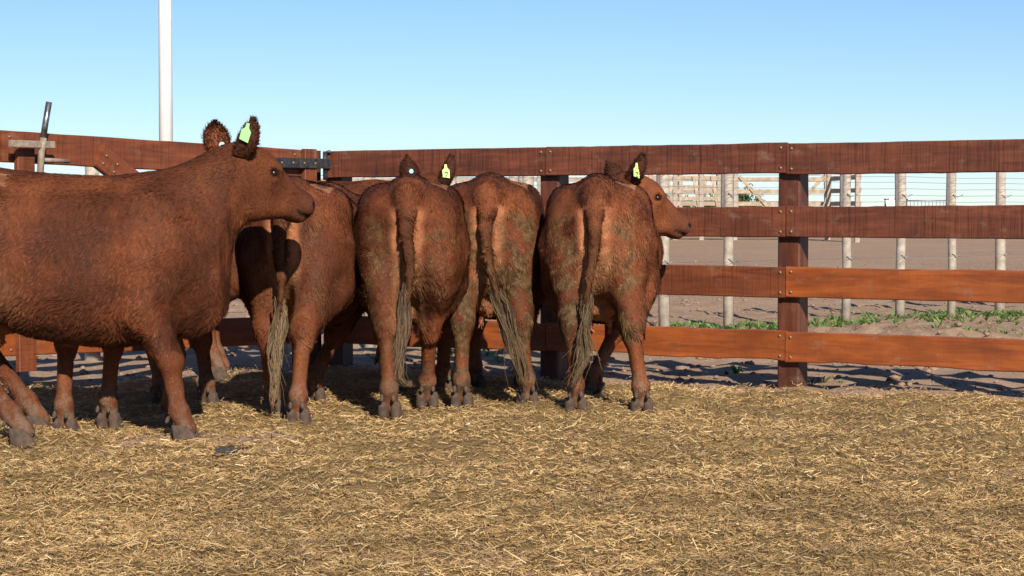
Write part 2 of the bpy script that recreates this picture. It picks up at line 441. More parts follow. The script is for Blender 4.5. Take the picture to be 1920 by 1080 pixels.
class Field:
    """a signed distance grid that shapes are blended into; extract() gives one continuous surface"""
    def __init__(s, lo, hi, h):
        s.lo = np.array(lo, float); s.h = h
        s.n = np.ceil((np.array(hi) - s.lo) / h).astype(int) + 1
        s.f = np.full(s.n, .25, np.float32)
        s.ax = [s.lo[i] + np.arange(s.n[i]) * h for i in range(3)]
    def block(s, lo, hi):
        a = np.clip(np.floor((np.array(lo) - s.lo) / s.h).astype(int), 0, s.n); b = np.clip(np.ceil((np.array(hi) - s.lo) / s.h).astype(int) + 1, 0, s.n)
        sl = tuple(slice(a[i], b[i]) for i in range(3))
        return sl, np.meshgrid(*[s.ax[i][sl[i]] for i in range(3)], indexing='ij', sparse=True)
    def put(s, sl, d, k, sub=False):
        if sub: s.f[sl] = -smin(-s.f[sl], d, k)
        else: s.f[sl] = smin(s.f[sl], d, k)
    def cap(s, a, b, ra, rb, k=.05, sub=False):
        a = np.array(a, float); b = np.array(b, float); m = max(ra, rb) + max(k, .03) + .02
        sl, (x, y, z) = s.block(np.minimum(a, b) - m, np.maximum(a, b) + m)
        ab = b - a; l2 = max(ab @ ab, 1e-9)
        t = np.clip(((x - a[0]) * ab[0] + (y - a[1]) * ab[1] + (z - a[2]) * ab[2]) / l2, 0, 1)
        d = np.sqrt((x - a[0] - t * ab[0]) ** 2 + (y - a[1] - t * ab[1]) ** 2 + (z - a[2] - t * ab[2]) ** 2) - (ra + (rb - ra) * t)
        s.put(sl, d, k, sub)
    def ell(s, c, r, k=.05, rot=None, sub=False):
        c = np.array(c, float); r = np.array(r, float); m = r.max() + max(k, .03) + .02
        sl, (x, y, z) = s.block(c - m, c + m)
        X, Y, Z = x - c[0], y - c[1], z - c[2]
        if rot is not None:
            X, Y, Z = (rot[0, i] * X + rot[1, i] * Y + rot[2, i] * Z for i in range(3)) if False else tuple(rot[0, i] * X + rot[1, i] * Y + rot[2, i] * Z for i in range(3))
        k0 = np.sqrt((X / r[0]) ** 2 + (Y / r[1]) ** 2 + (Z / r[2]) ** 2); k1 = np.sqrt((X / r[0] ** 2) ** 2 + (Y / r[1] ** 2) ** 2 + (Z / r[2] ** 2) ** 2)
        s.put(sl, k0 * (k0 - 1) / np.maximum(k1, 1e-6), k, sub)
    def loft(s, st, k=.05):
        """stations: x, top, bottom, half width, exponent"""
        st = np.array(st); sl, (x, y, z) = s.block((st[0, 0] - .05, -.5, .3), (st[-1, 0] + .05, .5, 1.45))
        xx = x[:, 0, 0]
        fine = np.linspace(st[0, 0], st[-1, 0], 200)
        def sm(col):
            v = np.interp(fine, st[:, 0], st[:, col]); kk = np.hanning(25); kk /= kk.sum()
            v = np.convolve(np.pad(v, 12, 'edge'), kk, 'valid'); return np.interp(xx, fine, v)[:, None, None]
        top, bot, w, p = sm(1), sm(2), sm(3), sm(4)
        zc = bot + (top - bot) * .52; h = np.where(z > zc, top - zc, zc - bot)
        rho = ((np.abs(y) / w) ** p + (np.abs(z - zc) / h) ** p) ** (1 / p)
        d = (rho - 1) * np.minimum(w, h) * .9
        over = np.maximum(np.maximum(st[0, 0] - x, x - st[-1, 0]), -1)
        s.put(sl, np.maximum(d, over), k)
    def extract(s):
        f = s.f; neg = f < 0
        n = s.n; c = np.zeros(n - 1, np.int16); acc = np.zeros((*(n - 1), 3), np.float32)
        base = np.stack(np.meshgrid(*[np.arange(m - 1, dtype=np.float32) for m in n], indexing='ij'), -1) if False else None
        off = [(i, j, k) for i in (0, 1) for j in (0, 1) for k in (0, 1)]
        def cr(o): return tuple(slice(o[i], o[i] + n[i] - 1) for i in range(3))
        cnt = np.zeros(n - 1, np.int16)
        for o in off: cnt += neg[cr(o)]
        act = (cnt > 0) & (cnt < 8); idx = np.argwhere(act)
        ids = np.full(n - 1, -1, np.int64); ids[act] = np.arange(len(idx))
        P = np.zeros((len(idx), 3)); W_ = np.zeros(len(idx))
        for o in off:
            for ax in range(3):
                if o[ax]: continue
                o2 = list(o); o2[ax] = 1
                a = f[tuple((idx + o).T)]; b = f[tuple((idx + o2).T)]; m = (a < 0) != (b < 0)
                t = np.where(m, a / np.where(m, a - b, 1), 0)
                q = np.array(o, float)[None, :].repeat(len(idx), 0); q[:, ax] += t
                P[m] += q[m]; W_[m] += 1
        V = s.lo + (idx + P / W_[:, None]) * s.h
        Fs = []
        for ax in range(3):
            u, v = (ax + 1) % 3, (ax + 2) % 3
            sa = [slice(None)] * 3; sb = [slice(None)] * 3; sa[ax] = slice(0, -1); sb[ax] = slice(1, None)
            A = neg[tuple(sa)]; B = neg[tuple(sb)]
            e = np.argwhere(A != B); e = e[(e[:, u] > 0) & (e[:, v] > 0) & (e[:, u] < n[u] - 1) & (e[:, v] < n[v] - 1)]
            flip = A[tuple(e.T)]
            q = []
            for du, dv in ((-1, -1), (0, -1), (0, 0), (-1, 0)):
                c_ = e.copy(); c_[:, u] += du; c_[:, v] += dv; q.append(ids[tuple(c_.T)])
            q = np.stack(q, 1); q[~flip] = q[~flip][:, ::-1]; Fs.append(q)
        F = np.concatenate(Fs); F = F[(F >= 0).all(1)]
        return V, F

def smooth_mesh(V, F, it=2, lam=.5):
    for _ in range(it):
        acc = np.zeros_like(V); cnt = np.zeros(len(V))
        for a, b in ((0, 1), (1, 2), (2, 3), (3, 0)):
            np.add.at(acc, F[:, a], V[F[:, b]]); np.add.at(acc, F[:, b], V[F[:, a]]); np.add.at(cnt, F[:, a], 1); np.add.at(cnt, F[:, b], 1)
        V = V + lam * (acc / np.maximum(cnt, 1)[:, None] - V)
    return V

def vnormals(V, F):
    n = np.cross(V[F[:, 2]] - V[F[:, 0]], V[F[:, 3]] - V[F[:, 1]]); out = np.zeros_like(V)
    for i in range(4): np.add.at(out, F[:, i], n)
    return out / np.maximum(np.linalg.norm(out, axis=1), 1e-9)[:, None]

def head_frame(P, yaw, pitch, rollv=0):
    u = np.array([math.cos(pitch) * math.cos(yaw), math.cos(pitch) * math.sin(yaw), -math.sin(pitch)])
    v = np.array([-math.sin(yaw), math.cos(yaw), 0]); w = np.cross(u, v)
    v2 = v * math.cos(rollv) + w * math.sin(rollv); w2 = np.cross(u, v2)
    return np.array(P, float), np.stack([u, v2, w2], 1)

def strands(roots, nrm, flow, L, w, lift, col, tipcol):
    """flat tapered locks lying along the coat"""
    t = flow - nrm * (flow * nrm).sum(1, keepdims=True); t /= np.maximum(np.linalg.norm(t, axis=1, keepdims=True), 1e-6)
    s = np.cross(t, nrm); n = len(roots); L = L[:, None]; w = w[:, None]; lift = lift[:, None]
    a = roots - nrm * .003; b = roots + t * L * .5 + nrm * L * lift * .75; c = roots + t * L + nrm * L * lift
    V = np.stack([a - s * w * .35, a + s * w * .35, b - s * w * .5, b + s * w * .5, c], 1).reshape(-1, 3)
    i = (np.arange(n) * 5)[:, None]
    T = np.concatenate([i + np.array([[0, 1, 2]]), i + np.array([[1, 3, 2]]), i + np.array([[2, 3, 4]])])
    C = np.stack([col * .8, col * .8, col, col, tipcol], 1).reshape(-1, 3)
    return V, T, C

def lerp3(a, b, t): return a + (b - a) * t[:, None]

BASE = np.array([.116, .0345, .0142]); DARK = np.array([.052, .0175, .0088]); HOT = np.array([.195, .060, .0225])
TAN = np.array([.30, .135, .062]); DUNG = np.array([.074, .048, .021]); DUST = np.array([.165, .105, .068]); SKIN = np.array([.36, .135, .060])

def hoof_mesh():
    V = []; F = []
    def claw(sy):
        o0 = len(V)
        for z, sx, sw, xo in ((0, .060, .029, .012), (.03, .054, .0275, .004), (.062, .043, .0245, -.010), (.085, .036, .021, -.018)):
            for k in range(10):
                a = 2 * math.pi * k / 10
                V.append((xo + sx * math.cos(a) * (1.12 if math.cos(a) > 0 else .85), sy * .029 + sw * math.sin(a), z))
        for r_ in range(3):
            for k in range(10): F.append((o0 + r_ * 10 + k, o0 + r_ * 10 + (k + 1) % 10, o0 + (r_ + 1) * 10 + (k + 1) % 10, o0 + (r_ + 1) * 10 + k))
        F.append(tuple(o0 + k for k in reversed(range(10)))); F.append(tuple(o0 + 30 + k for k in range(10)))
    claw(1); claw(-1)
    for sy in (1, -1):                       # dew claws
        o0 = len(V)
        for z, r_ in ((.090, .004), (.10, .0095), (.113, .0085), (.122, .003)):
            for k in range(8): a = 2 * math.pi * k / 8; V.append((-.066 + r_ * math.cos(a) + (z - .1) * .3, sy * .027 + r_ * math.sin(a), z))
        for q in range(3):
            for k in range(8): F.append((o0 + q * 8 + k, o0 + q * 8 + (k + 1) % 8, o0 + q * 8 + 8 + (k + 1) % 8, o0 + q * 8 + 8 + k))
        F.append(tuple(o0 + k for k in reversed(range(8)))); F.append(tuple(o0 + 24 + k for k in range(8)))
    me = bpy.data.meshes.new('hoof'); me.from_pydata(V, [], F); me.update(); me.shade_smooth(); me.materials.append(M['hoof']); return me
HOOF = hoof_mesh()

def make_cow(label, pin, heading, feet, poll, yaw, pitch, tail, switch, seed, dung=0.0, scale=1.0, width=1.0, ears=None, tags=(), nhair=42000,
             efaces=None, hip=0.0, tint=1.0, bare=1.0, switch_col=(.26, .20, .13), patch=True, rope_n=46, grid=.0125, roll=0):
    """pin: world point below the tail head; heading: degrees to the right of straight away from the camera"""
    rz = R(90 - heading); fwd = np.array([math.cos(rz), math.sin(rz)])
    org = np.array([pin[0], pin[1]]) + fwd * .82 * scale
    cow = empty('cow', (org[0], org[1], 0), rz); tag(cow, label, 'cow', 'red cattle in the pen')
    inv = Matrix.Rotation(-rz, 3, 'Z')
    def loc(p): q = inv @ Vector((p[0] - org[0], p[1] - org[1], 0)); return np.array([q.x, q.y, 0]) / scale
    rs = np.random.RandomState(seed)
    hp, hr = head_frame(poll, R(yaw), R(pitch), R(roll))
    hs = 1.06; H = lambda u, v, w: hp + hr @ (np.array([u, v, w], float) * hs)
    nose = H(.52, 0, -.12); top = H(0, 0, .1)
    lo = np.minimum(np.array([-1.02, -.50, -.03]), np.minimum(nose, hp) - .16); hi = np.maximum(np.array([.95, .50, 1.40]), np.maximum(nose, hp) + .16)
    for p_ in feet.values(): q_ = loc(p_); lo[:2] = np.minimum(lo[:2], q_[:2] - .16); hi[:2] = np.maximum(hi[:2], q_[:2] + .16)
    f = Field(lo, hi, grid)
    w = width
    f.loft([(-.83, 1.12, .92, .07, 2.2), (-.80, 1.19, .84, .15, 2.2), (-.74, 1.245 + hip * .6, .74, .218, 2.5), (-.62, 1.285 + hip, .66, .252, 2.55), (-.42, 1.305 + hip, .60, .272, 2.55), (-.18, 1.295 + hip * .3, .50, .295 * w, 2.2),
            (.08, 1.28, .45, .325 * w, 2.2), (.30, 1.275, .445, .315 * w, 2.2), (.46, 1.285, .475, .28, 2.2), (.60, 1.255, .55, .245, 2.2), (.70, 1.17, .61, .20, 2.1), (.79, 1.06, .70, .11, 2)], .03)
    for sd in (1, -1):
        f.ell((-.55, sd * .165, .90), (.245, .135, .34), .12)                 # thigh
        f.ell((-.38, sd * .212, 1.165), (.11, .055, .075), .13)                # hook bone
        f.ell((-.76, sd * .085, 1.10), (.07, .06, .09), .06)                  # pin bone
        f.ell((.46, sd * .205 * min(1, w + .02), .93), (.20, .105 * min(1, w + .05), .30), .09)                   # shoulder
    f.ell((.66, 0, .70), (.16, .13, .20), .10)                                # brisket
    f.cap((.40, 0, 1.215), (-.7, 0, 1.235), .075, .07, .10)                   # spine
    # neck
    f.cap((.40, 0, 1.16), H(-.02, 0, -.085), .12, .085, .10)
    f.cap((.54, 0, 1.02), H(.00, 0, -.15), .21, .135, .12)
    f.cap((.62, 0, .84), H(.04, 0, -.19), .18, .105, .12)
    # head
    e3 = lambda c, r, k, sub=False: f.ell(c, np.array(r) * hs, k, hr, sub)
    e3(H(.05, 0, -.035), (.11, .112, .105), .05); e3(H(.135, 0, -.012), (.13, .108, .082), .05)
    f.cap(H(.17, 0, -.040), H(.425, 0, -.100), .097 * hs, .064 * hs, .05)
    e3(H(.452, 0, -.106), (.066, .088, .072), .028)
    for sd in (1, -1):
        e3(H(.14, sd * .055, -.14), (.125, .054, .135), .06)
        f.cap(H(.12, sd * .045, -.240), H(.39, sd * .022, -.150), .066, .040, .04)
        e3(H(.195, sd * .096, -.004), (.046, .022, .024), .035)
    e3(H(.425, 0, -.172), (.058, .060, .028), .02)
    for sd in (1, -1):
        e3(H(.31, sd * .106, -.095), (.075, .026, .045), .035, True)
        f.cap(H(.53, sd * .03, -.150), H(.375, sd * .090, -.160), .010, .007, .009, True)
        e3(H(.490, sd * .074, -.088), (.020, .020, .015), .010, True)
        e3(H(.198, sd * .114, -.030), (.026, .016, .017), .02, True)
    # legs
    fl = {}
    dfl = {'hl': (-.64, .155), 'hr': (-.64, -.155), 'fl': (.50, .155), 'fr': (.50, -.155)}
    for key, (dx, dy) in dfl.items():
        d0 = np.array([dx, dy, 0.]); ft = loc(feet[key]) if key in feet else d0
        dd = ft - d0; s_ = 1 if dy > 0 else -1; fl[key] = ft
        if key[0] == 'h':
            st = np.array([-.44, s_ * .20, .72]) + dd * .15; hk = np.array([-.725, s_ * .15, .47]) + dd * .55
            fe = ft + np.array([-.035, 0, .145]) - dd * .05
            f.cap((-.50, s_ * .165, .92), st, .17, .115, .08); f.cap(st, hk + (.02, 0, .03), .125, .068, .07)
            f.cap((-.66, s_ * .15, .86), hk, .115, .048, .06)
            f.cap(hk + (-.01, 0, .02), hk + (.01, 0, -.06), .060, .054, .03)
            f.ell(hk + (-.035, 0, .045), (.028, .028, .05), .03); f.cap(hk + (-.038, 0, .0), fe + (-.026, 0, .01), .022, .020, .014)
            f.cap(hk, fe, .047, .040, .02); f.ell(fe, (.053, .050, .052), .025)
            f.cap(fe, ft + np.array([.012, 0, .05]), .044, .050, .025)
        else:
            el = np.array([.43, s_ * .185, .66]) + dd * .08; kn = np.array([.50, s_ * .165, .385]) + dd * .5
            fe = ft + np.array([-.025, 0, .135])
            f.cap((.46, s_ * .19, .88), el, .15, .115, .08); f.cap(el, kn, .110, .064, .05)
            f.ell(kn, (.064, .060, .07), .03); f.cap(kn + (-.03, 0, -.03), fe + (-.024, 0, .01), .021, .020, .014); f.cap(kn, fe, .046, .039, .02); f.ell(fe, (.051, .048, .050), .025)
            f.cap(fe, ft + np.array([.012, 0, .05]), .043, .050, .025)
    # udder
    f.ell((-.40, 0, .585), (.15, .115, .095), .05)
    for sx in (-.45, -.33):
        for sd in (1, -1): f.cap((sx, sd * .055, .51), (sx, sd * .06, .455), .017, .012, .015)
    # tail
    tp = [np.array(p, float) for p in tail]
    tp[0] = np.array([-.878, tp[0][1], 1.12]); f.cap((-.58, 0, 1.262), (-.80, 0, 1.222), .062, .060, .08); f.cap((-.80, 0, 1.222), tp[0], .060, .050, .05)
    rr = np.linspace(.044, .017, len(tp))
    for a, b, ra, rb in zip(tp[:-1], tp[1:], rr[:-1], rr[1:]): f.cap(a, b, ra, rb, .018)
    V, F = f.extract(); V = smooth_mesh(V, F, 2, .5); Nn = vnormals(V, F)
    n1 = Wob(seed * 7 + 1, 2.2); n2 = Wob(seed * 7 + 2, 7); n3 = Wob(seed * 7 + 3, 16); n4 = Wob(seed * 7 + 4, 4); n5 = Wob(seed * 7 + 5, 30)
    tz = np.array([p[2] for p in tp]); ty = np.array([p[1] for p in tp]); tx = np.array([p[0] for p in tp])
    def on_tail(P):
        yy = np.interp(-P[:, 2], -tz, ty); xx = np.interp(-P[:, 2], -tz, tx)
        return (np.hypot(P[:, 1] - yy, P[:, 0] - xx) < .062) & (P[:, 2] < tz[0] + .03) & (P[:, 2] > tz[-1] - .03) & (P[:, 0] < -.74)
    def hl(P): return ((P - hp) @ hr) / hs
    def colour(P, Nr):
        c = np.repeat(BASE[None], len(P), 0)
        c = lerp3(c, DARK[None], np.clip(.28 + .32 * n1(P) + .16 * n4(P), 0, .65))
        c = lerp3(c, HOT[None], np.clip(.15 + .22 * n2(P) - .22 * n1(P), 0, .6))
        x, y, z = P.T; q = hl(P); tail_m = on_tail(P)
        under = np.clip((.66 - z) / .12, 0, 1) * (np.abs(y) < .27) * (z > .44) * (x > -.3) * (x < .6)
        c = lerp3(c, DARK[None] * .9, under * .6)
        neck = np.clip((x - .42) / .15, 0, 1) * (q[:, 0] < .0)
        c = lerp3(c, DARK[None] * 1.1, neck * np.clip(.35 + .4 * n2(P), 0, .7))
        low = np.clip((.30 - z) / .2, 0, 1); c = lerp3(c, HOT[None], np.clip((.5 - z) / .2, 0, 1) * .45)
        c = lerp3(c, DUST[None], low * np.clip(.5 + .5 * n3(P), 0.1, .95))
        fold = np.exp(-((x + .30) / .14) ** 2 - ((z - .66) / .11) ** 2) * (np.abs(y) > .1); c = lerp3(c, TAN[None] * .85, fold * .55)
        # bare skin beside the tail and inside the thighs
        rear = np.clip((-.66 - x) / .06, 0, 1)
        band = np.exp(-((np.abs(y) - .062) / .024) ** 2) * np.clip((1.17 - z) / .05, 0, 1) * np.clip((z - .76) / .2, 0, 1)
        c = lerp3(c, SKIN[None], np.clip(rear * band * bare * (1.3 + .5 * n2(P)), 0, .92) * ~tail_m)
        inner = np.clip((.10 - np.abs(y)) / .04, 0, 1) * np.clip((.95 - z) / .1, 0, 1) * (z > .45) * (x < -.45)
        c = lerp3(c, TAN[None] * .9, inner * .65 * ~tail_m)
        udd = ((np.abs(x + .39) < .16) & (np.abs(y) < .13) & (z < .60) & (z > .43)); c[udd] = lerp3(c[udd], SKIN[None], np.full(udd.sum(), .7))
        if dung > 0:
            m = rear * np.clip((1.14 - z) / .08, 0, 1) * np.exp(-((np.abs(y) - .17) / .10) ** 2) * np.clip((z - .10) / .3, .25, 1)
            m = np.clip(m * dung * 1.5 * np.clip(.55 + .65 * n2(P) + .35 * n3(P), 0, 1.3), 0, .80)
            m = np.maximum(m, np.clip(rear * (np.abs(y) < .2) * (z < .85) * dung * np.clip(.2 + .6 * n3(P) + .4 * n2(P), 0, 1), 0, .8))
            c = lerp3(c, DUNG[None] * (1 + .5 * np.clip(n5(P), -1, 1))[:, None], m)
        c[tail_m] = lerp3(lerp3(c[tail_m], BASE[None] * .72, np.clip((tz[0] + .02 - z[tail_m]) / .14, 0, 1)), DUNG[None], np.clip(.15 + (1.0 - z[tail_m]) * 1.0 * (dung + .25), 0, .8))
        if patch:
            pm = (x > -.60) & (x < -.24) & (y < -.10) & (y > -.215) & (z > 1.1) & (Nr[:, 2] > .2)
            edge = (np.abs(y + .112) < .014) | (np.abs(y + .2) < .014) | (np.abs(x + .585) < .02)
            c[pm] = lerp3(c[pm], TAN[None], np.where(edge[pm], .85, .38))
        # muzzle
        hd = (q[:, 0] > -.02) & (np.abs(q[:, 1]) < .17) & (q[:, 2] > -.28) & (q[:, 2] < .12) & (x > .5)
        c[hd] = lerp3(c[hd], HOT[None] * .85, np.full(hd.sum(), .45))
        dm = hd & (q[:, 0] > .33); c[dm] = lerp3(c[dm], DARK[None] * 1.3, np.clip((q[dm, 0] - .33) / .12, 0, .6)); nsm = hd & (np.hypot(q[:, 0] - .488, (q[:, 2] + .088) * 1.3) < .021) & (np.abs(np.abs(q[:, 1]) - .075) < .03); c[nsm] = np.array([.015, .009, .008])
        mz = hd & (q[:, 0] > .475) & (q[:, 2] > -.142) & ~nsm; c[mz] = lerp3(c[mz], np.array([[.13, .068, .052]]), np.clip((q[mz, 0] - .475) / .03, 0, .85))
        ey = hd & (np.hypot((q[:, 0] - .198) / 1.3, q[:, 2] + .030) < .024); c[ey] = DARK * .6
        mo = hd & (q[:, 0] > .40) & (np.abs(q[:, 2] + .154) < .010); c[mo] = np.array([.02, .010, .008])
        return np.clip(c * np.array([tint, tint ** 1.1, tint ** 1.15]), .004, .8)
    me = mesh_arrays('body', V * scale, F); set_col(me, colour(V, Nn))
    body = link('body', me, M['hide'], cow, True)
    # coat
    if nhair:
        a = np.linalg.norm(np.cross(V[F[:, 2]] - V[F[:, 0]], V[F[:, 3]] - V[F[:, 1]]), axis=1)
        pick = rs.choice(len(F), nhair, p=a / a.sum()); uv = rs.rand(nhair, 2)
        def bil(A): 
            return (A[F[pick, 0]] * ((1 - uv[:, 0]) * (1 - uv[:, 1]))[:, None] + A[F[pick, 1]] * (uv[:, 0] * (1 - uv[:, 1]))[:, None] + A[F[pick, 2]] * (uv[:, 0] * uv[:, 1])[:, None] + A[F[pick, 3]] * ((1 - uv[:, 0]) * uv[:, 1])[:, None])
        P = bil(V); Nr = bil(Nn); Nr /= np.linalg.norm(Nr, axis=1)[:, None]
        q = hl(P); face = (q[:, 0] > .0) & (np.abs(q[:, 1]) < .17) & (q[:, 2] > -.28) & (x_gt(P, .5))
        flow = np.stack([np.full(nhair, -.45), P[:, 1] * 1.2, np.full(nhair, -1.)], 1)
        flow[:, 0] -= .9 * np.clip((P[:, 2] - 1.15) / .1, 0, 1)
        sw = np.stack([n2(P), n3(P), n2(P[:, ::-1].copy())], 1); flow += sw * .45
        flow[face] = -hr[:, 0] + sw[face] * .12
        leg = P[:, 2] < .42; bareband = (P[:, 0] < -.66) & (np.abs(np.abs(P[:, 1]) - .075) < .035) & (P[:, 2] > .86) & (P[:, 2] < 1.17)
        L = rs.uniform(.017, .034, nhair) * (1 + .25 * n4(P)); L[face] *= .5; L[leg] *= .55; L[bareband] *= .35
        L[P[:, 2] < .12] *= .5
        if patch:
            pm = (P[:, 0] > -.60) & (P[:, 0] < -.24) & (P[:, 1] < -.10) & (P[:, 1] > -.215) & (P[:, 2] > 1.1); L[pm] *= .3
        belly = (Nr[:, 2] < -.2) & (P[:, 2] > .42); L[belly] *= 1.35
        muz = face & (q[:, 0] > .44); 
        w_ = rs.uniform(.0035, .0085, nhair); w_[face | leg] *= .7
        lift = rs.uniform(.06, .26, nhair) * np.where(Nr[:, 2] > .4, .55, 1); lift[face] *= .5
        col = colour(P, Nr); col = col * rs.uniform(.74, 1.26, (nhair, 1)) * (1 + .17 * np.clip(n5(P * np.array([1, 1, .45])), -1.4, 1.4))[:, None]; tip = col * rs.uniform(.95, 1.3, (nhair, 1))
        ok = ~muz & ~((np.hypot((q[:, 0] - .198), q[:, 2] + .030) < .026) & face) & ~(face & (q[:, 0] > .39) & (np.abs(q[:, 2] + .154) < .013))
        Vs, Ts, Cs = strands(P[ok], Nr[ok], flow[ok], L[ok], w_[ok], lift[ok], col[ok], tip[ok])
        me = mesh_arrays('coat', Vs * scale, Ts); set_col(me, Cs)
        ct = link('coat', me, M['coat'], cow); ct['kind'] = 'stuff'
    # hooves
    for key, ft in fl.items():
        h_ = bpy.data.objects.new('hoof', HOOF); COL.objects.link(h_); h_.parent = cow
        h_.location = (ft[0] * scale, ft[1] * scale, -.034); h_.rotation_euler = (0, 0, rs.uniform(-.12, .12)); h_.scale = (scale * 1.22,) * 3
    # eyes
    for sd in (1, -1):
        bm = bmesh.new(); bmesh.ops.create_uvsphere(bm, u_segments=14, v_segments=10, radius=.019 * scale)
        me = bpy.data.meshes.new('eye'); bm.to_mesh(me); bm.free(); e = link('eye', me, M['eye'], cow, True)
        e.location = tuple(H(.198, sd * .0925, -.030) * scale)
    # ears
    ears = ears or ((-.35, .80, .45), (-.35, -.80, .45))
    for ei, ed in enumerate(ears):
        sd = 1 if ei == 0 else -1
        d = np.array(ed, float); d /= np.linalg.norm(d); b0 = np.array([-.02, sd * .10, -.02])
        face = np.array(efaces[ei] if efaces else (.75, sd * .35, -.25), float); face -= d * (face @ d); face /= np.linalg.norm(face); s_ = np.cross(d, face)
        nu, nv = 16, 11; EV = []; 
        for side in (0, 1):
            for i in range(nu):
                u = i / (nu - 1); ww = .055 * (math.sin(math.pi * min(1, u * .88 + .12)) ** .75) * (1 if u < .97 else .5) + .006
                for j in range(nv):
                    v = j / (nv - 1) * 2 - 1
                    cup = .050 * (v * v) * (1 - u * .55) - .02 - side * .012 * (1 - v * v * .9)
                    p = b0 + d * (u * .178) + s_ * (v * ww) + face * (cup + .02 * u * u)
                    EV.append(p)
        EF = []
        for side in (0, 1):
            o0 = side * nu * nv
            for i in range(nu - 1):
                for j in range(nv - 1):
                    a_ = o0 + i * nv + j; qd = (a_, a_ + nv, a_ + nv + 1, a_ + 1); EF.append(qd if side else qd[::-1])
        rim = [i * nv for i in range(nu)] + [(nu - 1) * nv + j for j in range(1, nv)] + [i * nv + nv - 1 for i in range(nu - 2, -1, -1)]
        for a_, b_ in zip(rim[:-1], rim[1:]): EF.append((a_, b_, b_ + nu * nv, a_ + nu * nv))
        EV = np.array(EV); EF = np.array(EF); NV = vnormals(EV, EF)
        ecol = np.where((np.arange(len(EV)) < nu * nv)[:, None], HOT[None] * .75, DARK[None] * .95)
        # long hair on the back, the rim and inside the ear
        nh = 1500; pk = rs.choice(len(EV), nh); rimset = np.zeros(len(EV), bool); rimset[rim] = True; rimset[[r_ + nu * nv for r_ in rim]] = True
        pk[:600] = rs.choice(np.flatnonzero(rimset), 600)
        Pk = EV[pk] + rs.normal(0, .002, (nh, 3)); fl_ = d[None] * .9 + rs.normal(0, .35, (nh, 3)) + (Pk - b0 - d * .1) * 3.0
        Vs, Ts, Cs = strands(Pk, NV[pk], fl_, rs.uniform(.010, .026, nh), rs.uniform(.002, .005, nh), rs.uniform(.1, .6, nh), np.repeat(DARK[None], nh, 0) * rs.uniform(.5, 1.4, (nh, 1)), np.repeat(DARK[None], nh, 0) * rs.uniform(.7, 1.8, (nh, 1)))
        tri = np.concatenate([EF[:, [0, 1, 2]], EF[:, [0, 2, 3]]]); AV = np.concatenate([EV, Vs]); AT = np.concatenate([tri, Ts + len(EV)])
        AV = (hp + AV @ hr.T * 1.08) * scale
        me = mesh_arrays('ear', AV, AT); set_col(me, np.concatenate([ecol, Cs])); ear = link('ear', me, M['coat'], cow)
        for tg in tags:
            if tg['ear'] != ei: continue
            c = hp + hr @ (b0 + d * tg['u'] + s_ * tg.get('s', 0)); tocam = np.array(inv @ Vector((0, -1, .1))); tocam /= np.linalg.norm(tocam)
            c = (c + tocam * tg.get('off', .035)) * scale
            fx_ = np.cross(np.array([0, 0, 1.]), tocam); fx_ /= np.linalg.norm(fx_); fz = np.cross(tocam, fx_)
            ca, sa = math.cos(R(tg.get('rot', 0))), math.sin(R(tg.get('rot', 0))); ax_, az_ = fx_ * ca + fz * sa, -fx_ * sa + fz * ca
            if 'turn' in tg:
                tt = R(tg['turn']); ax_ = ax_ * math.cos(tt) + np.cross(az_, ax_) * math.sin(tt)
            nn = np.cross(ax_, az_)
            if nn @ tocam < 0: nn = -nn
            if tg['kind'] == 'button': ol = [(.018 * math.cos(k * math.pi / 8), .020 * math.sin(k * math.pi / 8)) for k in range(16)]
            else: ol = [(-.030, -.085), (.028, -.098), (.031, -.030), (.013, -.008), (.009, .022), (-.009, .022), (-.013, -.008), (-.031, -.026)]
            k_ = len(ol); TV = [c + ax_ * px + az_ * py + nn * .0025 for px, py in [(a_ * .82, b_ * .82) for a_, b_ in ol]] + [c + ax_ * px + az_ * py - nn * .0025 for px, py in [(a_ * .82, b_ * .82) for a_, b_ in ol]]
            TF = [tuple(range(k_)), tuple(reversed(range(k_, 2 * k_)))] + [(i, (i + 1) % k_, (i + 1) % k_ + k_, i + k_) for i in range(k_)]
            me = bpy.data.meshes.new('ear_tag'); me.from_pydata([tuple(p) for p in TV], [], TF); me.update()
            to = link('ear_tag', me, M[tg['mat']], ear)
            if tg.get('ink'):
                IV = []; IF = []
                for (x0, y0, x1, y1) in tg['ink']:
                    dd = np.array([x1 - x0, y1 - y0]); pn = np.array([-dd[1], dd[0]]); pn = pn / np.linalg.norm(pn) * .0028; o0 = len(IV)
                    for (xx, yy) in ((x0 - pn[0], y0 - pn[1]), (x1 - pn[0], y1 - pn[1]), (x1 + pn[0], y1 + pn[1]), (x0 + pn[0], y0 + pn[1])): IV.append(tuple(c + ax_ * xx + az_ * yy + nn * .0042))
                    IF.append((o0, o0 + 1, o0 + 2, o0 + 3))
                me = bpy.data.meshes.new('tag_marking'); me.from_pydata(IV, [], IF); me.materials.append(M['ink']); me.update()
                me2 = me; to.data.materials.append(M['ink'])
                bm = bmesh.new(); bm.from_mesh(to.data); n0 = len(bm.faces); bm.from_mesh(me2); bm.faces.ensure_lookup_table()
                for fc in bm.faces[n0:]: fc.material_index = 1
                bm.to_mesh(to.data); bm.free(); bpy.data.meshes.remove(me2)
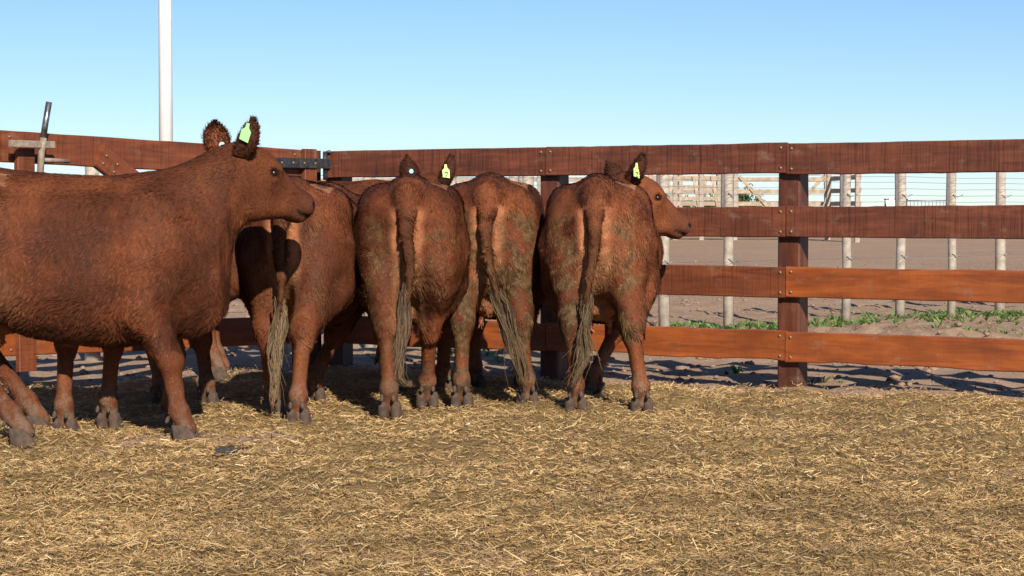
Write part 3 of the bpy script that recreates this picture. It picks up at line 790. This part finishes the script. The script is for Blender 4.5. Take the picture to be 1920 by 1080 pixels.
    # switch of the tail: many dirty ropes of hair
    if switch:
        sp = np.array(switch, float); SV = []; ST = []; SC = []
        clump = rs.normal(0, 1.15, (9, 2)); cph = rs.uniform(0, 6.28, (9, 2)); m_ = 12; tt = np.linspace(0, 1, m_)
        for k in range(int(rope_n * 3.4)):
            t0 = rs.uniform(0, .35) if k > 6 else 0; t1 = rs.uniform(.55, 1.0); s_t = t0 + (t1 - t0) * tt
            seg = np.linspace(0, 1, len(sp)); path = np.stack([np.interp(s_t, seg, sp[:, i]) for i in range(3)], 1)
            spread = .006 + .013 * np.sin(np.pi * np.clip(s_t * .85 + .1, 0, 1)); o2 = clump[k % 9] + rs.normal(0, .32, 2)
            wig = cph[k % 9] + rs.normal(0, .5, 2)
            path[:, 1] += spread * o2[0] * (1 - .45 * s_t) + .012 * np.sin(s_t * 11 + wig[0]) + rs.normal(0, .003, m_); path[:, 0] += spread * .55 * o2[1] + .008 * np.sin(s_t * 10 + wig[1])
            if k % 10 == 3: path[:, 1] += rs.normal(0, .05) * tt ** 2
            rad = rs.uniform(.0016, .0042) * (1 - .75 * tt ** 2); o0 = len(SV)
            for i in range(m_):
                for j in range(4): a_ = math.pi / 2 * j + .3; SV.append(path[i] + rad[i] * np.array([math.cos(a_), math.sin(a_), 0]))
            for i in range(m_ - 1):
                for j in range(4): ST.append((o0 + i * 4 + j, o0 + i * 4 + (j + 1) % 4, o0 + (i + 1) * 4 + (j + 1) % 4, o0 + (i + 1) * 4 + j))
            cc = np.array(switch_col) * rs.uniform(.25, 1.0); cc = cc * np.array([1.05, .96, .82]); SC += [cc * (.7 + .5 * t_) for t_ in tt for _ in range(4)]
        me = mesh_arrays('tail_switch', np.array(SV) * scale, np.array(ST)); set_col(me, np.array(SC)); link('tail_switch', me, M['rope'], cow, True)
    return cow

def x_gt(P, v): return P[:, 0] > v

G = ground
UPR = ((-.30, .42, .86), (-.30, -.42, .86))
# the cow standing side on, looking to the right
c1z = 10.27
make_cow('cow seen from its side, its raised head turned towards the strap hinge of the gate', (-2.27 - .82, c1z), 90,
         {'hr': G(42, 828), 'hl': G(72, 803), 'fr': G(346, 822), 'fl': G(330, 800)},
         (.84, .10, 1.43), 38, 20, [(-.86, 0, 1.20), (-.885, 0, 1.02), (-.87, 0, .80), (-.85, 0, .62)], [(-.85, 0, .65), (-.84, 0, .45), (-.83, 0, .22)], 1,
         scale=1.0, hip=.06, tint=.88, ears=((-.10, .45, .86), (-.10, -.35, .92)), efaces=((-.35, -.75, .1), (.80, .35, -.1)), nhair=60000,
         tags=({'ear': 1, 'kind': 'flag', 'mat': 'green', 'u': .15, 'off': .045, 'rot': -14}, {'ear': 0, 'kind': 'button', 'mat': 'cyan', 'u': .06, 's': .03, 'off': .035}))
# rump views
make_cow('cow with a pale blond tail switch, its rump shaded by the side on cow', (-1.25, 11.08), 6, {'hl': G(513, 772), 'hr': G(560, 790), 'fr': G(590, 748)},
         (1.02, -.05, 1.04), -6, 45, [(-.86, 0, 1.20), (-.885, .01, 1.02), (-.875, .012, .90), (-.87, -.002, .78), (-.86, .01, .62)], [(-.86, .01, .68), (-.86, .02, .50), (-.85, .05, .28), (-.84, .06, .06)], 2, dung=.15,
         switch_col=(.29, .21, .135), width=1.02, tint=1.06, scale=.985, nhair=54000, rope_n=40)
make_cow('cow with a long matted grey tail switch that curls at its tip', (-.585, 11.32), 0, {'hl': G(731, 776), 'hr': G(801, 757)},
         (1.0, 0, 1.02), 0, 45, [(-.86, 0, 1.20), (-.895, .004, 1.02), (-.885, -.012, .90), (-.88, -.018, .78), (-.87, -.004, .64)], [(-.87, -.006, .74), (-.875, .012, .60), (-.88, .022, .45), (-.865, .05, .30), (-.86, .045, .20), (-.86, .0, .15), (-.86, -.02, .19)], 3, dung=.35,
         switch_col=(.20, .135, .088), width=.95, tint=.97, nhair=54000, rope_n=70)
make_cow('cow with olive dung caked over both thighs and its tail hanging across its right leg', (-.14, 11.72), 2.5, {'hl': G(866, 758), 'hr': G(988, 757)},
         (1.0, .02, 1.02), 0, 45, [(-.86, 0, 1.20), (-.885, .012, 1.02), (-.89, .004, .90), (-.885, -.02, .78), (-.87, -.06, .62)], [(-.87, -.04, .68), (-.86, -.10, .50), (-.83, -.17, .28), (-.81, -.22, .08)], 4, dung=1.0,
         switch_col=(.175, .122, .072), width=.88, tint=1.12, scale=1.01, nhair=54000, rope_n=60)
make_cow('cow looking right over the second fence board with a yellow green ear tag', (.465, 11.38), 6, {'hl': G(1080, 768), 'hr': G(1203, 770), 'fr': G(1116, 738)},
         (1.00, -.085, 1.33), -62, 24, [(-.86, 0, 1.20), (-.89, -.004, 1.02), (-.885, .004, .90), (-.88, .022, .78), (-.87, .045, .62)], [(-.87, .035, .68), (-.87, .05, .50), (-.86, .06, .30), (-.85, .12, .14)], 5, dung=.5,
         switch_col=(.21, .15, .092), ears=((-.2, .70, .60), (-.10, -.40, .90)), efaces=((.8, .2, -.2), (.8, .3, -.1)), nhair=56000, width=.86, tint=1.2, rope_n=60, bare=1.1,
         tags=({'ear': 1, 'kind': 'flag', 'mat': 'yellow', 'u': .11, 'off': .05, 'turn': 40, 'ink': [(-.012, -.045, .010, -.045), (.010, -.045, -.004, -.062), (-.012, -.072, .012, -.072)]},))
make_cow('cow standing behind the others along the fence with button and yellow ear tags', (-2.20, 13.95), 86, {},
         (.79, .20, 1.315), 68, 24, [(-.86, 0, 1.20), (-.885, 0, 1.02), (-.87, 0, .80), (-.85, 0, .62)], None, 6, scale=1.015, ears=((-.25, .26, .90), (-.25, -.26, .90)), nhair=26000,
         tags=({'ear': 1, 'kind': 'flag', 'mat': 'yellow', 'u': .11, 'off': .05, 'rot': 4, 'ink': [(-.012, -.040, .012, -.040), (.012, -.040, -.004, -.072)]}, {'ear': 0, 'kind': 'button', 'mat': 'cyan', 'u': .08, 'off': .05}), grid=.014)
make_cow('cow hidden behind the body of the side on cow, only its legs showing', (-2.22, 10.74), 8, {'hl': G(123, 808), 'hr': G(205, 797), 'fl': G(303, 756), 'fr': G(390, 757)},
         (1.0, 0, .98), 0, 50, [(-.84, 0, 1.18), (-.87, 0, 1.02), (-.85, 0, .80), (-.83, 0, .62)], None, 7, scale=.965, nhair=16000, grid=.014)

# ------------------------------------------------------------------ beyond the fence
pole = tube('pole', [Vector((0, 0, -.3)), Vector((0, 0, 8.5))], .1, M['pole'], None, 24, [.108, .085])
pole.location = (at(312, 30).x, 30, 0); tag(pole, 'tall white round pole rising behind the gate', 'pole')

# wire fence with grey stakes
wf = empty('wire_fence', (1.495, 19.8, 0)); tag(wf, 'wire fence on grey weathered stakes between the dirt yard and the board fence', 'fence')
WD = Vector((.683, .567, 0)); WN = Vector((-WD.y, WD.x, 0)).normalized()
rw = random.Random(5)
for i in range(-7, 12):
    p = WD * i; lean = Vector((rw.uniform(-.02, .02), rw.uniform(-.02, .02), 0)); hgt = 1.60 + rw.uniform(-.05, .08)
    r0 = rw.uniform(.047, .062)
    pts = [p + Vector((0, 0, -.3)), p + lean * .3 + Vector((rw.uniform(-.01, .01), 0, .5)), p + lean * .7 + Vector((rw.uniform(-.01, .01), 0, 1.05)), p + lean + Vector((0, 0, hgt))]
    po = tube('stake', pts, r0, M['old'], wf, 9, [r0 * 1.05, r0, r0 * .95, r0 * .85])
    for hz in (.62, 1.28):
        q = p + lean * (hz / 1.5)
        tube('wire_tie', [q + WN * (-.07) + Vector((-.05, 0, hz + .02)), q + WN * -.068 + Vector((.0, 0, hz - .01)), q + WN * -.07 + Vector((.06, 0, hz + .015))], .005, M['wire'], po, 5)
    if i > -3:
        q = p + WD * .82 - WN * .07
        tube('dropper', [q + Vector((0, 0, .86)), q + Vector((rw.uniform(-.01, .01), 0, 1.2)), q + Vector((0, 0, 1.62))], .017, M['dropper'], wf, 6)
for hz in (.30, .62, .95, 1.22, 1.29, 1.36, 1.43, 1.49):
    tube('wire', [WD * i - WN * .066 + Vector((0, 0, hz - .01 * (i % 2))) for i in range(-7, 12)], .0020, M['wire'], wf, 4)

# weathered timber corral far behind
def panel(name, label, a, b, heights, H, nposts, braces, mat='oldbrown', grp=None, bw=.165):
    d = b - a; L = d.length; e = empty(name, a); tag(e, label, 'gate' if 'gate' in name else 'fence', grp)
    rr = random.Random(int(a.x * 10 + a.y))
    for k in range(nposts):
        p = d * (k / (nposts - 1)); me = board_mesh('post', H + .3 + rr.uniform(-.1, .1), .17, .17, k, 3, .006, .02); o_ = link('post', me, M['old'], e)
        x = Vector((rr.uniform(-.02, .02), 0, 1)).normalized(); z = d.normalized(); y = z.cross(x).normalized(); z = x.cross(y); m = Matrix((x, y, z)).transposed().to_4x4(); m.translation = p + Vector((0, .05, -.25)) - z * .085; o_.matrix_local = m
    for h in heights:
        me = board_mesh('board', L, bw, .045, int(h * 100), 8, .008); o_ = link('board', me, M[mat], e); place(o_, Vector((0, -.06, h + rr.uniform(-.02, .02))), d)
    for (t0, h0, t1, h1) in braces:
        p0 = d * t0 + Vector((0, -.12, h0)); p1 = d * t1 + Vector((0, -.12, h1)); v = p1 - p0
        me = board_mesh('brace', v.length, .12, .04, int(t0 * 50) + 3, 4, .004); o_ = link('brace', me, M[mat], e); y = Vector((0, 1, 0)); z = v.normalized().cross(y).normalized(); y = z.cross(v.normalized())
        m = Matrix((v.normalized(), y, z)).transposed().to_4x4(); m.translation = p0; o_.matrix_local = m
    return e
HS = [.35, .8, 1.27, 1.74, 2.2]
def A(px, z): p = at(px, z); return Vector((p.x, p.y, -.05))
panel('corral_gate', 'weathered plank gate with crossing diagonal braces in the far corral', A(1378, 76), A(1552, 76), HS, 2.55, 2, [(.03, 2.35, .5, .6), (.5, .6, .97, 2.35)])
panel('corral_fence', 'short angled run of weathered planks joining the braced corral gate', A(1556, 76), A(1612, 71), HS, 2.55, 2, [(.3, .4, .6, 2.3), (.75, .4, .62, 2.3)])
panel('corral_fence', 'long weathered plank corral fence with slanting props left of the braced gate', A(1120, 77), A(1366, 76), HS, 2.6, 6, [(.15, .4, .08, 2.4), (.32, .4, .25, 2.4), (.52, 2.4, .60, .4), (.72, 2.4, .80, .4), (.86, 2.4, .94, .4)])
panel('corral_fence', 'second weathered plank corral fence standing behind the long one', A(1130, 84), A(1380, 86), [.5, 1.0, 1.5, 2.0, 2.4], 2.7, 8, [(.2, .4, .28, 2.4), (.45, .4, .38, 2.4), (.7, .4, .78, 2.4)])
panel('corral_fence', 'weathered plank corral fence seen above the backs of the middle cows', A(600, 80), A(1118, 77), HS, 2.6, 11, [(.55, .4, .6, 2.4), (.7, 2.4, .76, .4), (.85, .4, .9, 2.4), (.96, 2.4, .91, .4)])
th = tube('corner_post', [Vector((0, 0, -.3)), Vector((.02, 0, 1.2)), Vector((0, 0, 2.7))], .2, M['old'], None, 12, [.27, .25, .23]); th.location = A(985, 60); tag(th, 'thick round weathered post just left of the middle fence post', 'post')

# railing and draped cloth near the horizon
rl = empty('railing', A(1700, 82)); tag(rl, 'low grey metal railing with thin pickets on the horizon', 'railing')
for k in range(12): tube('picket', [Vector((k * .15, 0, 0)), Vector((k * .15, 0, 1.5))], .012, M['wire'], rl, 5)
for hz in (.3, 1.5): tube('rail', [Vector((-.05, 0, hz)), Vector((1.75, 0, hz))], .022, M['wire'], rl, 6)
rk = empty('cloth_rack', A(1660, 82)); tag(rk, 'dark trestle frame under the white cloth', 'rack')
for k in (0, .85):
    tube('leg', [Vector((k - .1, -.2, 0)), Vector((k, 0, 1.56))], .03, M['iron'], rk, 6); tube('leg', [Vector((k + .1, .2, 0)), Vector((k, 0, 1.56))], .03, M['iron'], rk, 6)
tube('crossbar', [Vector((-.05, 0, 1.55)), Vector((.9, 0, 1.55))], .03, M['iron'], rk, 6)
nx_, ny_ = 14, 13; CV = []
for side in (0, .02):
    for i in range(nx_):
        for j in range(ny_):
            v = j / (ny_ - 1) * 2 - 1; x = .03 + .80 * i / (nx_ - 1)
            CV.append((x + .03 * math.sin(v * 5), v * .16 + .03 * math.sin(x * 17), 1.60 + side - abs(v) ** 1.4 * (.55 + .08 * math.sin(x * 9)) - .04 * math.sin(x * 3.3)))
CF = []
for s_ in (0, 1):
    for i in range(nx_ - 1):
        for j in range(ny_ - 1): a_ = s_ * nx_ * ny_ + i * ny_ + j; q_ = (a_, a_ + ny_, a_ + ny_ + 1, a_ + 1); CF.append(q_ if s_ else q_[::-1])
me = bpy.data.meshes.new('cloth'); me.from_pydata(CV, [], CF); me.update(); cl = link('cloth', me, M['cloth'], None, True); cl.location = rk.location
tag(cl, 'white cloth draped over the dark trestle on the horizon', 'cloth')

# small trees showing through the corral
def tree(px, z, H, wid, label, seed):
    r = np.random.RandomState(seed); e = empty('tree', A(px, z)); tag(e, label, 'tree', 'small trees behind the corral')
    tube('trunk', [Vector((0, 0, -.1)), Vector((.05, 0, H * .4)), Vector((.02, .05, H * .75))], .12, M['bark'], e, 7, [.14, .10, .04])
    n = 1500; c = r.normal(0, 1, (60, 3)) * np.array([wid * .42, wid * .42, H * .17]) + np.array([0, 0, H * .68]); p = c[r.randint(0, 60, n)] + r.normal(0, .16, (n, 3))
    d = r.normal(0, 1, (n, 3)); d /= np.linalg.norm(d, axis=1)[:, None]; s_ = np.cross(d, r.normal(0, 1, (n, 3))); s_ /= np.linalg.norm(s_, axis=1)[:, None]
    V = np.stack([p - d * .14, p + s_ * .05, p + d * .14, p - s_ * .05], 1).reshape(-1, 3); T = (np.arange(n) * 4)[:, None] + np.array([[0, 1, 2, 3]])
    me = mesh_arrays('crown', V, T); set_col(me, np.repeat(np.array([[.06, .10, .03]]) * r.uniform(.5, 1.6, (n, 1)), 4, 0)); link('crown', me, M['leaf'], e)
tree(1385, 120, 2.2, 1.3, 'small leafy tree seen through the braced corral gate', 1)
tree(1335, 128, 1.9, 1.8, 'low spreading tree behind the slanting props of the corral', 2)
tree(1262, 125, 1.8, 1.1, 'narrow bushy tree behind the corral near the red muzzle', 3)

# weeds along the wire fence and the berm
def weeds():
    r = np.random.RandomState(9); VV = []; CC = []
    spots = []
    for px, py, n, sp in ((1290, 606, 40, .25), (1345, 608, 60, .35), (1400, 606, 70, .35), (1440, 604, 40, .2), (1508, 606, 70, .22), (1595, 596, 70, .25), (1700, 592, 90, .5), (1760, 586, 90, .5), (1840, 584, 120, .55), (1900, 582, 110, .45),
                          (1890, 628, 60, .35), (1800, 622, 40, .5), (1840, 632, 25, .3), (1900, 600, 30, .3), (1520, 612, 20, .1), (1790, 615, 20, .3), (1375, 688, 10, .1), (1530, 706, 10, .15), (880, 655, 60, .3)):
        c = G(px, py)
        for _ in range(int(n * .55)): spots.append((c.x + r.normal(0, sp), c.y + r.normal(0, sp * .6)))
    for (x, y) in spots:
        z = float(dirt_z(np.array([x]), np.array([y]))[0]); k = r.randint(5, 10); h = r.uniform(.03, .10)
        for _ in range(k):
            a = r.rand() * 6.28; d = np.array([math.cos(a), math.sin(a), r.uniform(.6, 1.8)]); d /= np.linalg.norm(d); s_ = np.cross(d, [0, 0, 1]); s_ /= np.linalg.norm(s_)
            b = np.array([x, y, z]); w = r.uniform(.006, .016); L = h * r.uniform(.7, 1.3)
            VV += [b - s_ * w * .3, b + s_ * w * .3, b + d * L * .6 + s_ * w, b + d * L + np.array([d[0], d[1], -.2]) * L * .3, b + d * L * .6 - s_ * w][:2] + [b + d * L * .6 + s_ * w, b + d * L + np.array([d[0], d[1], -.2]) * L * .25]
            CC += [np.array([.10, .165, .040]) * r.uniform(.6, 1.5)] * 4
    T = (np.arange(len(VV) // 4) * 4)[:, None] + np.array([[0, 1, 2, 3]])
    me = mesh_arrays('weeds', np.array(VV), T); set_col(me, np.array(CC)); o_ = link('weeds', me, M['leaf']); o_['kind'] = 'stuff'; o_['label'] = 'low green weeds growing along the wire fence'; o_['category'] = 'weeds'
weeds()

# soil clods and stones strewn over the yard
def clods():
    r = np.random.RandomState(21); bm = bmesh.new(); bmesh.ops.create_icosphere(bm, subdivisions=1, radius=1); B = np.array([v.co[:] for v in bm.verts]); F0 = np.array([[v.index for v in f.verts] for f in bm.faces]); bm.free()
    n = 5200; Y = 12 + 34 * r.rand(n) ** 1.6; X = (r.rand(n) * 2 - 1) * (Y * .27 + .6); k = inside(X, Y) < .1; X, Y = X[k], Y[k]; n = len(X)
    d = inside(X, Y); P2 = np.stack([X, Y], 1)
    s_ = r.uniform(.006, .022, n) * np.where(r.rand(n) < .05, 2.2, 1) * np.where(np.abs(d + 4.2) < 1.2, 1.4, 1)
    z = dirt_z(X, Y)
    V = B[None] * (1 + r.normal(0, .22, (n, len(B), 1))) * s_[:, None, None] * np.array([1.2, 1.0, .7]) + np.stack([X, Y, z + s_ * .25], 1)[:, None]
    T = (np.arange(n) * len(B))[:, None, None] + F0[None]
    me = mesh_arrays('soil_clods', V.reshape(-1, 3), T.reshape(-1, 3)); o_ = link('soil_clods', me, M['clod']); o_['kind'] = 'stuff'; o_['label'] = 'small soil clods and stones strewn over the bare yard'; o_['category'] = 'soil'
clods()

# a dark dropping and a few pale chips on the straw
def lump(name, px, py, size, mat, label, cat, seed, flat=.4):
    r = np.random.RandomState(seed); bm = bmesh.new(); bmesh.ops.create_icosphere(bm, subdivisions=3, radius=1)
    w_ = Wob(seed, .5)
    P = np.array([v.co[:] for v in bm.verts]); k = 1 + .3 * w_(P * 1.5) + .22 * Wob(seed + 1, 1.8)(P)
    for v, kk in zip(bm.verts, k): v.co = Vector((v.co.x * size[0] * kk, v.co.y * size[1] * kk, v.co.z * size[2] * kk))
    me = bpy.data.meshes.new(name); bm.to_mesh(me); bm.free(); o_ = link(name, me, M[mat], None, True); p = G(px, py); o_.location = (p.x, p.y, float(straw_z(np.array([p.x]), np.array([p.y]))[0]) + size[2] * .6 + .012); o_.rotation_euler = (0, 0, r.rand() * 3); tag(o_, label, cat); return o_
lump('dung_pat', 428, 862, (.065, .045, .013), 'dung', 'small dark crumbled dung pat lying on the straw', 'dung', 31)
lump('bone_chip', 877, 800, (.012, .010, .016), 'white_bit', 'white chip lying on straw in front of the dung caked cow', 'chip', 32)
